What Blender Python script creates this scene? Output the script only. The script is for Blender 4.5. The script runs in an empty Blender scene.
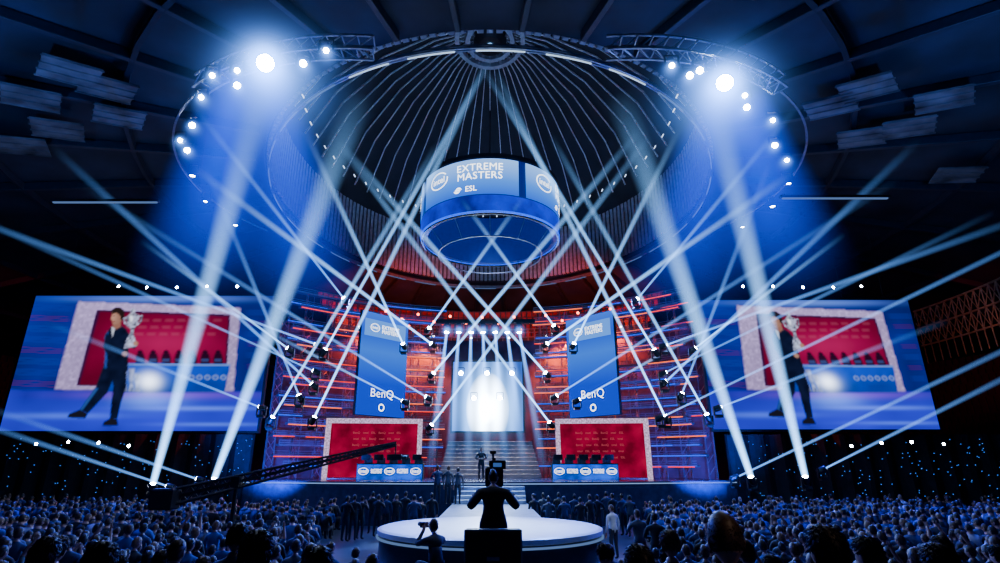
import bpy, bmesh, math, random
import numpy as np
from mathutils import Vector, Matrix
random.seed(11)
SC=bpy.context.scene; COL=SC.collection
F=550.0; TH=math.atan(184.5/550); S,Cc=math.sin(TH),math.cos(TH); CAMZ=3.0
def ray(px,py):
    a=(px-490)/F; b=(281.5-py)/F
    return Vector((a, Cc-b*S, S+b*Cc))
def atY(px,py,Y):
    d=ray(px,py); return Vector((0,0,CAMZ))+d*(Y/d.y)
def atZ(px,py,Z):
    d=ray(px,py); return Vector((0,0,CAMZ))+d*((Z-CAMZ)/d.z)
# ---------------------------------------------------------------- materials
def mat(name,col,rough=.6,metal=0,em=None,es=0,var=.25,scale=3):
    m=bpy.data.materials.new(name); m.use_nodes=True; nt=m.node_tree; b=nt.nodes['Principled BSDF']
    n=nt.nodes.new('ShaderNodeTexNoise'); n.inputs['Scale'].default_value=scale; n.inputs['Detail'].default_value=3
    tc=nt.nodes.new('ShaderNodeTexCoord'); nt.links.new(tc.outputs['Object'],n.inputs['Vector'])
    r=nt.nodes.new('ShaderNodeValToRGB')
    r.color_ramp.elements[0].position=.3; r.color_ramp.elements[1].position=.7
    r.color_ramp.elements[0].color=tuple(c*(1-var) for c in col)+(1,)
    r.color_ramp.elements[1].color=tuple(min(1,c*(1+var)) for c in col)+(1,)
    nt.links.new(n.outputs['Fac'],r.inputs['Fac']); nt.links.new(r.outputs['Color'],b.inputs['Base Color'])
    b.inputs['Roughness'].default_value=rough; b.inputs['Metallic'].default_value=metal
    if em: b.inputs['Emission Color'].default_value=em+(1,); b.inputs['Emission Strength'].default_value=es
    return m
def emit(name,col,s,var=0,scale=2,grad=None):
    m=bpy.data.materials.new(name); m.use_nodes=True; nt=m.node_tree; nt.nodes.clear()
    o=nt.nodes.new('ShaderNodeOutputMaterial'); e=nt.nodes.new('ShaderNodeEmission'); e.inputs['Strength'].default_value=s
    e.inputs['Color'].default_value=col+(1,); tc=nt.nodes.new('ShaderNodeTexCoord')
    if var:
        n=nt.nodes.new('ShaderNodeTexNoise'); n.inputs['Scale'].default_value=scale; n.inputs['Detail'].default_value=4
        nt.links.new(tc.outputs['Object'],n.inputs['Vector'])
        r=nt.nodes.new('ShaderNodeValToRGB'); r.color_ramp.elements[0].position=.35; r.color_ramp.elements[1].position=.65
        r.color_ramp.elements[0].color=tuple(c*(1-var) for c in col)+(1,); r.color_ramp.elements[1].color=tuple(c*(1+var) for c in col)+(1,)
        nt.links.new(n.outputs['Fac'],r.inputs['Fac']); nt.links.new(r.outputs['Color'],e.inputs['Color'])
    if grad:   # (z, colour) stops up the object's own height
        sp=nt.nodes.new('ShaderNodeSeparateXYZ'); nt.links.new(tc.outputs['Object'],sp.inputs[0])
        mr=nt.nodes.new('ShaderNodeMapRange'); mr.inputs['From Min'].default_value=grad[0][0]; mr.inputs['From Max'].default_value=grad[-1][0]; nt.links.new(sp.outputs['Z'],mr.inputs['Value'])
        r=nt.nodes.new('ShaderNodeValToRGB'); z0,z1=grad[0][0],grad[-1][0]
        r.color_ramp.elements[0].color=grad[0][1]+(1,); r.color_ramp.elements[1].color=grad[-1][1]+(1,)
        for z,c in grad[1:-1]: q=r.color_ramp.elements.new((z-z0)/(z1-z0)); q.color=c+(1,)
        nt.links.new(mr.outputs[0],r.inputs['Fac']); nt.links.new(r.outputs['Color'],e.inputs['Color'])
    nt.links.new(e.outputs[0],o.inputs['Surface']); return m
RT=.22
def beammat(name,col,k,a,p=.8,cp=1.0):
    # emission painted as lit haze in a unit cone: dense on the axis and at the lamp, thinning to nothing at its skin and far end
    m=bpy.data.materials.new(name); m.use_nodes=True; nt=m.node_tree; nt.nodes.clear(); N=nt.nodes.new; Lk=nt.links.new
    def M(op,x,y,z=None,cl=False):
        n=N('ShaderNodeMath'); n.operation=op; n.use_clamp=cl
        for i,v in enumerate((x,y,z)):
            if v is None: continue
            if isinstance(v,(int,float)): n.inputs[i].default_value=v
            else: Lk(v,n.inputs[i])
        return n.outputs[0]
    o=N('ShaderNodeOutputMaterial'); e=N('ShaderNodeEmission'); e.inputs['Color'].default_value=col+(1,)
    tc=N('ShaderNodeTexCoord'); sp=N('ShaderNodeSeparateXYZ'); Lk(tc.outputs['Object'],sp.inputs[0]); X,Y,Z=sp.outputs
    fall=M('DIVIDE',k,M('MULTIPLY_ADD',Z,a,1.0)); fade=M('POWER',M('SUBTRACT',1.0,Z,None,True),p)
    rr=M('ADD',M('MULTIPLY',X,X),M('MULTIPLY',Y,Y)); R=M('MULTIPLY_ADD',Z,1-RT,RT); q=M('DIVIDE',rr,M('MULTIPLY',R,R))
    core=M('POWER',M('SUBTRACT',1.0,q,None,True),cp)
    Lk(M('MULTIPLY',M('MULTIPLY',fall,fade),core),e.inputs['Strength']); Lk(e.outputs[0],o.inputs['Volume']); return m
BLK=mat('black_metal',(.008,.009,.013),.45,.3); DARK=mat('dark_fabric',(.012,.014,.024),.8)
NAVY=mat('navy_metal',(.13,.14,.20),.4,.4); DRUMM=mat('drum_blue_glow',(.008,.015,.06),.4,0,(.0,.03,.6),.3); STEEL=mat('truss_steel',(.24,.26,.32),.4,.6); HOOP=mat('hoop_steel',(.14,.15,.20),.4,.6)  # drum material has a faint blue glow painted in
CEIL=mat('ceiling_dark',(.012,.016,.030),.8,0,None,0,.6,.35); RBEAM=mat('roof_beam_dark',(.010,.014,.028),.6); DOME=mat('dome_dark',(.010,.012,.020),.8,0,None,0,.4,.5)
RIB=mat('rib_pale',(.80,.83,.90),.5); LOUV=mat('louvre_grey',(.28,.30,.35),.6)
FLOOR=mat('floor_grey',(.06,.065,.085),.35,0,None,0,.3,.6); WALL=mat('wall_dark',(.006,.008,.018),.8)
PANEL=mat('baffle_grey',(.085,.088,.095),.7,0,None,0,.9,.7)
STAGETOP=mat('stage_white',(.80,.84,.90),.3,0,None,0,.05); STAGEBLK=mat('stage_deck',(.03,.045,.11),.2); WALKPALE=mat('walkway_pale',(.30,.34,.42),.3)
LED_R=emit('led_red',(1,.03,.004),2.3); LED_O=emit('led_orange',(1,.13,.015),2.8); LED_B=emit('led_blue',(.0,.07,1),2.2); LED_W=emit('led_white',(.55,.7,1),2.5)
LENS=emit('lens_white',(.75,.88,1),110); LENSB=emit('lens_bright',(.7,.85,1),450); STRIP=emit('strip_white',(.5,.7,1),1.5); STRIPD=emit('strip_dim',(.25,.45,1),.4)
TXT=emit('text_white',(.9,.96,1),4.0); SCRDARK=emit('screen_navy',(.0,.025,.85),.85,.6,.5)
BCOL=(.19,.48,1)
BEAM=beammat('beam_pale',BCOL,190,20,1.2,1.9); BEAMW=beammat('beam_white',(.19,.48,1),36,11,1.1,1.7); BEAMD=beammat('beam_dim',(.12,.36,1),68,16,1.2,2.0)
BEAMS=beammat('soft_haze_glow',(.0,.06,1),.95,1.3,1.2,1.8); HALO=beammat('lamp_bloom',(.10,.30,1),12.0,14,1.5,2.0); GLOW=beammat('screen_bloom',(.16,.45,1),2.6,3,1.0,2.2)
# ---------------------------------------------------------------- mesh builder
class MB:
    def __init__(s): s.v=[]; s.f=[]; s.m=[]
    def add(s,vs,fs,mi=0):
        o=len(s.v); s.v+= [tuple(v) for v in vs]; s.f+=[tuple(i+o for i in f) for f in fs]; s.m+=[mi]*len(fs); return s
    def box(s,c,d,mi=0,M=None):
        x,y,z=d[0]/2,d[1]/2,d[2]/2; b=min(x,y,z)*.18
        vs=[]
        for sz in (-1,1):
            for k,(ins) in enumerate((b,0) if sz<0 else (0,b)):
                zk=-z+(0 if k==0 else b) if sz<0 else (z-b if k==0 else z)
                for sx,sy in ((-1,-1),(1,-1),(1,1),(-1,1)): vs.append(Vector((sx*(x-ins),sy*(y-ins),zk)))
        if M: vs=[M@v for v in vs]
        vs=[v+Vector(c) for v in vs]
        fs=[(3,2,1,0),(12,13,14,15)]
        for l in range(3):
            for k in range(4):
                a=l*4+k;b2=l*4+(k+1)%4; fs.append((a,b2,b2+4,a+4))
        return s.add(vs,fs,mi)
    def tube(s,p,q,r0,r1=None,n=8,mi=0):
        p=Vector(p);q=Vector(q); r1=r0 if r1 is None else r1; d=(q-p)
        R=d.to_track_quat('Z','Y').to_matrix(); vs=[]
        for c,r in ((p,r0),(q,r1)):
            for k in range(n): a=2*math.pi*k/n; vs.append(c+R@Vector((r*math.cos(a),r*math.sin(a),0)))
        fs=[tuple(range(n-1,-1,-1)),tuple(range(n,2*n))]+[(k,(k+1)%n,n+(k+1)%n,n+k) for k in range(n)]
        return s.add(vs,fs,mi)
    def bar(s,p,q,w,h,mi=0):
        p=Vector(p);q=Vector(q); d=q-p; R=d.to_track_quat('Y','Z').to_matrix()
        return s.box((p+q)/2,(w,d.length,h),mi,R)
    def lathe(s,prof,c=(0,0,0),n=32,a0=0,a1=2*math.pi,mi=0,closed=False):
        c=Vector(c); full=abs(a1-a0-2*math.pi)<1e-6; nn=n if full else n+1; vs=[];P=len(prof)
        for k in range(nn):
            a=a0+(a1-a0)*k/n
            for r,z in prof: vs.append(c+Vector((r*math.sin(a),r*math.cos(a),z)))
        fs=[]
        for k in range(n):
            k2=(k+1)%nn
            for j in range(P if closed else P-1):
                j2=(j+1)%P; fs.append((k*P+j,k2*P+j,k2*P+j2,k*P+j2))
        if closed and not full: fs+= [tuple(range(P)),tuple((nn-1)*P+j for j in range(P-1,-1,-1))]
        return s.add(vs,fs,mi)
    def arc(s,c,R,w,h,a0,a1,n=16,mi=0):
        return s.lathe([(R-w/2,-h/2),(R+w/2,-h/2),(R+w/2,h/2),(R-w/2,h/2)],c,n,a0,a1,mi,True)
    def prism(s,poly,z0,z1,mi=0):
        n=len(poly); vs=[(x,y,z0) for x,y in poly]+[(x,y,z1) for x,y in poly]
        return s.add(vs,[tuple(range(n-1,-1,-1)),tuple(range(n,2*n))]+[(k,(k+1)%n,n+(k+1)%n,n+k) for k in range(n)],mi)
    def flat(s,poly,y,mi=0):
        return s.add([(x,y,z) for x,z in poly],[tuple(range(len(poly)))],mi)
    def mesh(s,name,mats,smooth=False):
        me=bpy.data.meshes.new(name); me.from_pydata(s.v,[],s.f)
        for m in (mats if isinstance(mats,(list,tuple)) else [mats]): me.materials.append(m)
        me.polygons.foreach_set('material_index',s.m)
        if smooth: me.polygons.foreach_set('use_smooth',[True]*len(s.f))
        bm=bmesh.new(); bm.from_mesh(me); bmesh.ops.recalc_face_normals(bm,faces=bm.faces); bm.to_mesh(me); bm.free()
        return me
    def build(s,name,mats,parent=None,smooth=False): return put(name,s.mesh(name,mats,smooth),parent)
def put(name,me,parent=None,loc=None):
    o=bpy.data.objects.new(name,me); COL.objects.link(o)
    if parent: o.parent=parent
    if loc is not None: o.location=loc
    return o
def tag(o,label,cat,group=None,kind=None):
    o['label']=label; o['category']=cat
    if group:o['group']=group
    if kind:o['kind']=kind
    return o
def struct(o): o['kind']='structure'; return o
def thing(name,loc,label,cat,group=None,rz=0):
    o=bpy.data.objects.new(name,None); COL.objects.link(o); o.location=loc; o.rotation_euler=(0,0,rz); return tag(o,label,cat,group)
UN=['zeroth','first','second','third','fourth','fifth','sixth','seventh','eighth','ninth','tenth','eleventh','twelfth','thirteenth','fourteenth','fifteenth','sixteenth','seventeenth','eighteenth','nineteenth','twentieth']
TN={2:'twenty',3:'thirty',4:'forty',5:'fifty',6:'sixty'}
def ordn(i):
    if i<=20: return UN[i]
    if i%10==0: return TN[i//10][:-1]+'ieth'
    return TN[i//10]+'-'+UN[i%10]
def text(body,size,m,parent,fn,name='lettering',bold=0.0,sp=1.0):
    cu=bpy.data.curves.new('t','FONT'); cu.body=body; cu.size=size; cu.align_x='CENTER'; cu.align_y='CENTER'; cu.offset=bold; cu.space_character=sp; cu.space_line=.85; cu.resolution_u=3
    o=bpy.data.objects.new('t',cu); COL.objects.link(o); dg=bpy.context.evaluated_depsgraph_get()
    me=bpy.data.meshes.new_from_object(o.evaluated_get(dg)); bpy.data.objects.remove(o)
    for v in me.vertices: v.co=fn(v.co.x,v.co.y)
    me.materials.clear(); me.materials.append(m); return put(name,me,parent)
def ringmesh(rx,rz,w,fn,m,parent,name='logo_ring',a0=0,a1=6.283,n=28):
    b=MB(); vs=[]
    for k in range(n+1):
        a=a0+(a1-a0)*k/n
        for q in (1,1-w): vs.append(fn(rx*q*math.cos(a),rz*q*math.sin(a)))
    b.add(vs,[(2*k,2*k+1,2*k+3,2*k+2) for k in range(n)]); return b.build(name,m,parent)
pi=math.pi; rad=math.radians
# ---------------------------------------------------------------- setting (the dome opening is oval: narrower across than along the hall)
CX=(0,40,0); OV=.87
struct(MB().lathe([(0,0),(30,0),(63,0)],CX,64).build('floor',FLOOR))
struct(MB().lathe([(62,-.05),(62,18)],CX,64).build('wall_back',WALL))
ceil=struct(MB().lathe([(19,22.7),(73,13.5)],CX,72).build('ceiling',CEIL)); ceil.scale=(OV,1,1)
b=MB()
for k in range(36):
    a=2*pi*(k+.5)/36; p=Vector((19.6*math.sin(a),40+19.6*math.cos(a),22.3)); q=Vector((61*math.sin(a),40+61*math.cos(a),15.2)); b.bar(p,q,.3,.5)
for r in (27,35,44,53): b.arc((0,40,22.7-(r-19)*.17-.35),r,.25,.4,0,2*pi,60)
b.build('roof_beams',RBEAM,ceil)
prof=[(19,22.7),(19,27.0),(18.2,29.8),(15.5,34),(11,37.7),(6,40.0),(1.0,40.9)]
dome=struct(MB().lathe(prof,CX,72).build('ceiling_dome',DOME,None,True)); dome.scale=(OV,1,1)
for k in range(60):
    a=2*pi*k/60; b=MB()
    for j in range(2,len(prof)-1):
        (r0,z0),(r1,z1)=prof[j],prof[j+1]
        b.bar((r0*.985*math.sin(a),40+r0*.985*math.cos(a),z0-.2),(r1*.985*math.sin(a),40+r1*.985*math.cos(a),z1-.2),.06,.16)
    b.build('rib',RIB,dome)
b=MB()
for k in range(220):
    a=2*pi*k/220; b.box((18.75*math.sin(a),40+18.75*math.cos(a),25.6),(.36,.25,5.6),0,Matrix.Rotation(-a,3,'Z'))
b.build('louvre_band',LOUV,dome)
for k in range(60):
    a=2*pi*(k+.5)/60; MB().tube((17.2*math.sin(a),40+17.2*math.cos(a),30.1),(17.0*math.sin(a),40+17.0*math.cos(a),29.8),.06,.05,6).build('downlight',LED_W,dome)
HZ=1.3
b=MB()
for r,z in ((3.4,38.0+HZ),(2.3,37.9+HZ)): b.arc((0,40,z),r,.45,.45,0,2*pi,40)
for k in range(16): a=2*pi*k/16; b.bar((1.0*math.sin(a),40+1.0*math.cos(a),37.9+HZ),(3.4*math.sin(a),40+3.4*math.cos(a),38.0+HZ),.12,.2)
b.build('hub',LOUV,dome)
MB().lathe([(0,37.3+HZ),(1.2,37.3+HZ),(1.7,37.7+HZ),(1.7,38.8+HZ)],CX,24).build('hub_cap',BLK,dome)
MB().lathe([(0,37.2+HZ),(.45,37.2+HZ),(.45,37.35+HZ)],CX,16).build('hub_lamp',emit('hub_blue',(.2,.5,1),3),dome)
def truss_arc(name,cx,cy,R,z,a0,a1,n,label,s=.45,light=None,hoop=None):
    t=thing(name,(cx,cy,z),label,'truss')
    for dr in (-s,s):
        for dz in (-s,s): MB().lathe([(R+dr-.04,dz-.04),(R+dr+.04,dz-.04),(R+dr+.04,dz+.04),(R+dr-.04,dz+.04)],(0,0,0),n*2,a0,a1,0,True).build('chord',STEEL,t)
    b=MB()
    P=lambda r,a,zz:(r*math.sin(a),r*math.cos(a),zz)
    for k in range(n):
        a=a0+(a1-a0)*k/n; a2=a0+(a1-a0)*(k+1)/n
        b.tube(P(R-s,a,-s),P(R-s,a2,s),.028,n=5).tube(P(R+s,a,s),P(R+s,a2,-s),.028,n=5).tube(P(R-s,a,-s),P(R+s,a2,-s),.028,n=5).tube(P(R-s,a,-s),P(R+s,a,-s),.028,n=5).tube(P(R-s,a,s),P(R+s,a,s),.028,n=5)
    b.build('bracing',STEEL,t)
    if light:
        for k in range(n):
            if k%2:
                a=a0+(a1-a0)*k/n; a2=a0+(a1-a0)*(k+1.4)/n; near=abs(math.degrees((a+a2)/2)-180)<26
                MB().arc((0,0,-s-.1),R,.06,.05,a,a2,4).build('strip_light',STRIP if near else STRIPD,t)
    if hoop:
        MB().arc((0,0,-s),R,.09,.09,hoop[0],hoop[1],70).build('hoop',HOOP,t)
    return t
truss_arc('ring_truss',0,40,18.6,22.0,0,2*pi,60,'large circular lighting truss with white strips hanging under the dome opening',.08,True).scale=(OV,1,1)
OZ=18.2
truss_arc('curved_truss',-5.6,28,10.9,OZ,rad(174),rad(217),14,'curved grey box truss carrying spotlights at upper left of the dome',.30,None,(rad(217),rad(302)))
truss_arc('curved_truss',5.6,28,10.9,OZ,rad(143),rad(186),14,'curved grey box truss carrying spotlights at upper right of the dome',.30,None,(rad(58),rad(143)))
for i,(px,py) in enumerate([(838,140),(868,165),(875,118),(915,150),(950,120),(960,185),(25,118),(62,98),(100,118),(52,150),(112,146),(18,160)]):
    p=atZ(px,py,18.6); r_=math.hypot(p.x/OV,p.y-40); p.z=22.7-(r_-19)*.17-.95; t=Vector((p.x,p.y-40,0)).normalized(); side='right' if px>490 else 'left'; n_=Vector((-t.y,t.x,0)); t=(t+Vector((0,0,-.17))).normalized()
    b=MB().bar(p+t*1.1,p-t*1.1,1.9,.06)
    for k in range(4): b.bar(p+n_*(k*.6-.9)+t*1.15-Vector((0,0,.05)),p+n_*(k*.6-.9)-t*1.15-Vector((0,0,.05)),.05,.08)
    tag(b.build('ceiling_baffle',PANEL),'ribbed dim grey ceiling panel, %s of six hanging at upper %s'%(ordn(i%6+1),side),'ceiling panel','ceiling panels')
for px,py,n in ((835,199,'right'),(105,203,'left')):
    p=atZ(px,py,15); t=thing('strip_light',p,'long thin white strip light hanging under the dark roof at far %s'%n,'light')
    MB().box((0,0,.12),(5.2,.2,.12)).build('housing',BLK,t); MB().box((0,0,.03),(5.0,.10,.06)).build('tube',STRIPD,t)
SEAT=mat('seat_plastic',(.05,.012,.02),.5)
def stand(name,a0,a1,label,m,r=35.5,z=3.2,n=13,dz=.75,dr=1.05,sm=SEAT,skirt=0):
    r0,z0=r,z; pr=[(r,z-skirt)] if skirt else []
    for k in range(n): pr+=[(r,z),(r,z+dz)]; z+=dz; r+=dr
    pr.append((r+1,z)); t=tag(MB().lathe(pr,CX,40,a0,a1).build(name,m),label,'grandstand')
    b=MB()
    for k in range(n-1):
        rr=r0+dr*k+.6; zz=z0+dz*(k+1)
        nn=int((a1-a0)*rr/.62)
        for j in range(nn):
            a=a0+(a1-a0)*(j+.5)/nn; b.box((rr*math.sin(a),40+rr*math.cos(a),zz+.4),(.46,.1,.8),0,Matrix.Rotation(-a,3,'Z'))
    s=b.build('seats',sm,t); s['kind']='stuff'
    return t
stand('grandstand',rad(52),rad(112),'tiered grandstand of dark red seats behind the right big screen',WALL)
stand('grandstand',rad(-112),rad(-52),'tiered grandstand of dark red seats behind the left big screen',WALL)
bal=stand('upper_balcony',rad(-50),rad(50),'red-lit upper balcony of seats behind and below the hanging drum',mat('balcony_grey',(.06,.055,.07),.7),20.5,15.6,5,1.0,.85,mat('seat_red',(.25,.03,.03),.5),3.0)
b=MB()
for k in range(51):
    a=rad(-50+2*k); b.tube((20.4*math.sin(a),40+20.4*math.cos(a),13.2),(20.4*math.sin(a),40+20.4*math.cos(a),17.5),.06,n=5)
    if k<50: a2=rad(-48+2*k); b.tube((20.4*math.sin(a),40+20.4*math.cos(a),13.2),(20.4*math.sin(a2),40+20.4*math.cos(a2),15.4),.04,n=5).tube((20.4*math.sin(a2),40+20.4*math.cos(a2),13.2),(20.4*math.sin(a),40+20.4*math.cos(a),15.4),.04,n=5)
for zz in (13.2,15.4,16.6,17.1,17.5): b.arc((0,40,zz),20.4,.08,.08,rad(-50),rad(50),50)
b.build('rail',STEEL,bal)
LAT=mat('lattice_brown',(.24,.13,.07),.6)
t=thing('lattice_gallery',(0,40,0),'brown lattice steel gallery at the far right beyond the big screen','gallery')
a0,a1=rad(82),rad(103); R=34.3
for zz in (12.0,13.4,14.8): MB().arc((0,0,zz),R,.12,.12,a0,a1,24).build('rail',LAT,t)
b=MB(); P=lambda a,z:(R*math.sin(a),R*math.cos(a),z)
for k in range(18):
    a=a0+(a1-a0)*k/18; a2=a0+(a1-a0)*(k+1)/18
    for zz in (12.0,13.4): b.tube(P(a,zz),P(a2,zz+1.4),.035,n=5).tube(P(a2,zz),P(a,zz+1.4),.035,n=5)
    b.tube(P(a,10.6),P(a,14.8),.045,n=5)
b.build('lattice',LAT,t)
# ---------------------------------------------------------------- central hanging drum
DR=4.3; t=thing('hanging_screen_drum',(0,32,16.4),'round hanging video drum with blue curved screens under the dome','video drum')
MB().lathe([(DR-.4,0),(DR,0),(DR,3.4),(DR-.4,3.4)],(0,0,0),64,0,2*pi,0,True).build('drum_body',DRUMM,t)
MB().arc((0,0,-.12),DR-.05,.12,.08,0,2*pi,64).build('lower_ring',BLK,t)
MB().arc((0,0,.02),DR-.02,.16,.05,0,2*pi,64).build('blue_edge_light',LED_B,t)
MB().arc((0,0,-1.0),DR-1.1,.06,.06,0,2*pi,64).build('inner_ring',STEEL,t)
for k in range(12):
    a=2*pi*k/12; MB().tube(((DR-1.1)*math.sin(a),(DR-1.1)*math.cos(a),-1.0),((DR-.3)*math.sin(a),(DR-.3)*math.cos(a),0),.025,n=5).build('strut',STEEL,t)
MB().arc((0,0,3.5),DR,.3,.25,0,2*pi,64).build('top_rim',BLK,t)
for k in range(8):
    a=2*pi*k/8; MB().tube((DR*.9*math.sin(a),DR*.9*math.cos(a),3.5),(DR*.7*math.sin(a),DR*.7*math.cos(a),7.5),.03,n=5).build('cable',BLK,t)
def cyl(a0,R,z0): return lambda x,y: Vector((R*math.sin(a0+x/R),-R*math.cos(a0+x/R),z0+y))
SCRP=emit('drum_screen',(.06,.28,1.0),1.2,0,1,[(1.0,(.01,.12,.95)),(1.9,(.05,.30,1.15)),(3.3,(.32,.70,1.5))])
def curvedquad(a0,h,R,z0,z1,n=16):
    vs=[]
    for j in range(n+1):
        aa=a0-h+2*h*j/n
        for z in (z0,z1): vs.append((R*math.sin(aa),-R*math.cos(aa),z))
    return MB().add(vs,[(2*j,2*j+2,2*j+3,2*j+1) for j in range(n)])
for k in range(4):
    a0=rad(-20+k*90); h=rad(42)
    sc=curvedquad(a0,h,DR+.08,1.05,3.3).build('curved_screen',SCRP,t); R=DR+.12
    text('EXTREME\nMASTERS',.64,TXT,sc,cyl(a0+.21,R,2.48),bold=0,sp=1.04)
    text('intel',.56,TXT,sc,cyl(a0-.40,R,2.44)); ringmesh(.72,.54,.10,cyl(a0-.40,R,2.44),TXT,sc,a0=.6,a1=6.5)
    text('ESL',.48,TXT,sc,cyl(a0+.10,R,1.42),bold=0)
    e=MB()
    for s_ in (1,-1):
        vs=[]; fn=cyl(a0-.08,R,1.42)
        for q in range(13):
            aa=(.15 if s_>0 else pi+.15)+2.7*q/12
            for rr in (.20,.20-.10*math.sin(pi*(q+.5)/13)): vs.append(fn(rr*math.cos(aa)+.05*s_,rr*math.sin(aa)-.02*s_))
        e.add(vs,[(2*q,2*q+1,2*q+3,2*q+2) for q in range(12)])
    e.add([fn(-.17,-.03),fn(.17,-.03),fn(.17,.04),fn(-.17,.04)],[(0,1,2,3)])
    e.build('emblem',TXT,sc)
    curvedquad(a0,rad(45),DR+.06,.05,1.0).build('lower_screen',SCRDARK,t)
# ---------------------------------------------------------------- big side screens: the live picture, one colour per LED cell
NX,NY=236,132
uu,vv=np.meshgrid(np.linspace(0,1,NX+1),np.linspace(0,1,NY+1))
PX=38*vv+uu*(258+17*vv-38*vv); PY=432-135*vv
rng=np.random.default_rng(4)
def inside(poly,X,Y):
    r=np.zeros(X.shape,bool); n=len(poly)
    for i in range(n):
        x1,y1=poly[i];x2,y2=poly[(i+1)%n]
        if y1==y2: continue
        c=((y1>Y)!=(y2>Y))&(X<(x2-x1)*(Y-y1)/(y2-y1)+x1); r^=c
    return r
def mask(poly,soft=.7):
    a=0
    for dx in (-1,0,1):
        for dy in (-1,0,1): a=a+inside(poly,PX+dx*soft,PY+dy*soft)
    return a/9.0
def ell(cx,cy,rx,ry,soft=.7): return mask([(cx+rx*math.cos(2*pi*k/18),cy+ry*math.sin(2*pi*k/18)) for k in range(18)],soft)
def ga(cx,cy,sx,sy): return np.exp(-((PX-cx)/sx)**2-((PY-cy)/sy)**2)
def blot(n):
    g=rng.random((NY//n+3,NX//n+3)); yi=np.arange(NY+1)/n; xi=np.arange(NX+1)/n; y0=yi.astype(int);x0=xi.astype(int);fy=(yi-y0)[:,None];fx=(xi-x0)[None,:]
    return g[y0][:,x0]*(1-fy)*(1-fx)+g[y0+1][:,x0]*fy*(1-fx)+g[y0][:,x0+1]*(1-fy)*fx+g[y0+1][:,x0+1]*fy*fx
img=np.zeros(PX.shape+(3,))
def lay(m,col,a=1.0):
    global img
    m=(m*a)[...,None]; c=np.asarray(col,float)
    img=img*(1-m)+c*m
def tint(col,f): return np.asarray(col)[None,None,:]*f[...,None]
def glow(m,col):
    global img
    img=img+tint(col,m)
img=tint((.0,.014,.28),.4+.7*blot(22)+.5*ga(60,300,60,60))
for k in range(8): lay(mask([(30-k*3.4,308+k*11),(74-k*2.4,310+k*11),(73-k*2.4,312+k*11),(29-k*3.4,310+k*11)],2.4),[(.0,.05,.6),(.25,.005,.06),(.01,.08,.6)][k%3],.5)
for k in range(7): lay(mask([(247,314+k*11),(272-k*1.6,314+k*11),(272-k*1.6,316+k*11),(247,316+k*11)],2.0),[(.0,.05,.6),(.2,.005,.07)][k%2],.45)
glow(ga(160,300,80,4),(.12,.25,.8))
fr=mask([(80,303),(241,310),(234,396),(55,393)],1.0); lay(fr,tint((.62,.46,.92),.62+.55*blot(3)*blot(2)+.2*ga(150,310,90,20)))
lay(mask([(98,312),(231,317),(226,391),(77,389)]),(.04,.003,.05))
red=mask([(101,314),(229,319),(224,390),(80,388)],.9); lay(red,tint((.28,.001,.045),.35+.9*ga(165,350,62,30)+.2*blot(10)))
glow(red*ga(165,346,45,14),(.12,.006,.05))
for k in range(3):
    for q in range(9): lay(mask([(118+q*12-k*3,322+k*7),(126+q*12-k*3,322.3+k*7),(126+q*12-k*3,324.5+k*7),(118+q*12-k*3,324.2+k*7)],.9),(.7,.15,.28),.22)
for k in range(7):
    x=136+k*13; lay(mask([(x,374),(x,362),(x+1.5,357),(x+8,357),(x+9.5,362),(x+9.5,374)],.8),(.010,.002,.02),.95); lay(ell(x+4.7,356,2.6,2.2),(.010,.002,.02),.95)
    lay(mask([(x+1,363),(x+8,363),(x+8,365),(x+1,365)],.6),(.08,.2,.7),.4)
fl=mask([(-5,440),(-2,393),(300,395),(300,440)],1.0); lay(fl,tint((.02,.03,.80),.4+.6*ga(150,420,140,24)+.35*blot(16)))
glow(fl*ga(160,398,75,4),(.20,.02,.24)); glow(fl*ga(150,403,30,8),(.12,.30,.9)); glow(fl*ga(60,418,60,3),(.05,.12,.5)); glow(fl*ga(200,411,60,2.2),(.08,.18,.7)); glow(fl*ga(215,426,50,1.8),(.06,.14,.6))
glow(fl*ga(112,430,10,6),(-.0,-.0,-.25))
dk=mask([(112,367),(231,368),(225,396),(102,395)],.9); lay(dk,tint((.0,.06,.66),.5+.6*ga(160,372,80,12)+.25*blot(6)))
for q in range(6): lay(ell(184+q*8,381,3.2,2.6),(.35,.5,1),.7); lay(ell(184+q*8,381,2.2,1.7),(.0,.05,.55),.8)
lay(mask([(112,367),(231,368),(230.5,370),(111.5,369)],.6),(.2,.4,1),.7)
for q,(x,h) in enumerate([(118,24),(125,27),(132,23),(138,18)]):
    y=395; lay(mask([(x-3,y),(x+3,y),(x+1.3,y-h*.35),(x+2.6,y-h*.6),(x+3.4,y-h),(x-3.4,y-h),(x-2.6,y-h*.6),(x-1.3,y-h*.35)],.8),tint((.45,.5,.8),.2+1.0*blot(3)),.85)
glow(ga(150,385,17,11),(.15,.35,.9)); glow(ga(150,385,9,7),(2.6,2.8,3.0))
SU=tint((.005,.008,.032),.6+.9*blot(5))
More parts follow.
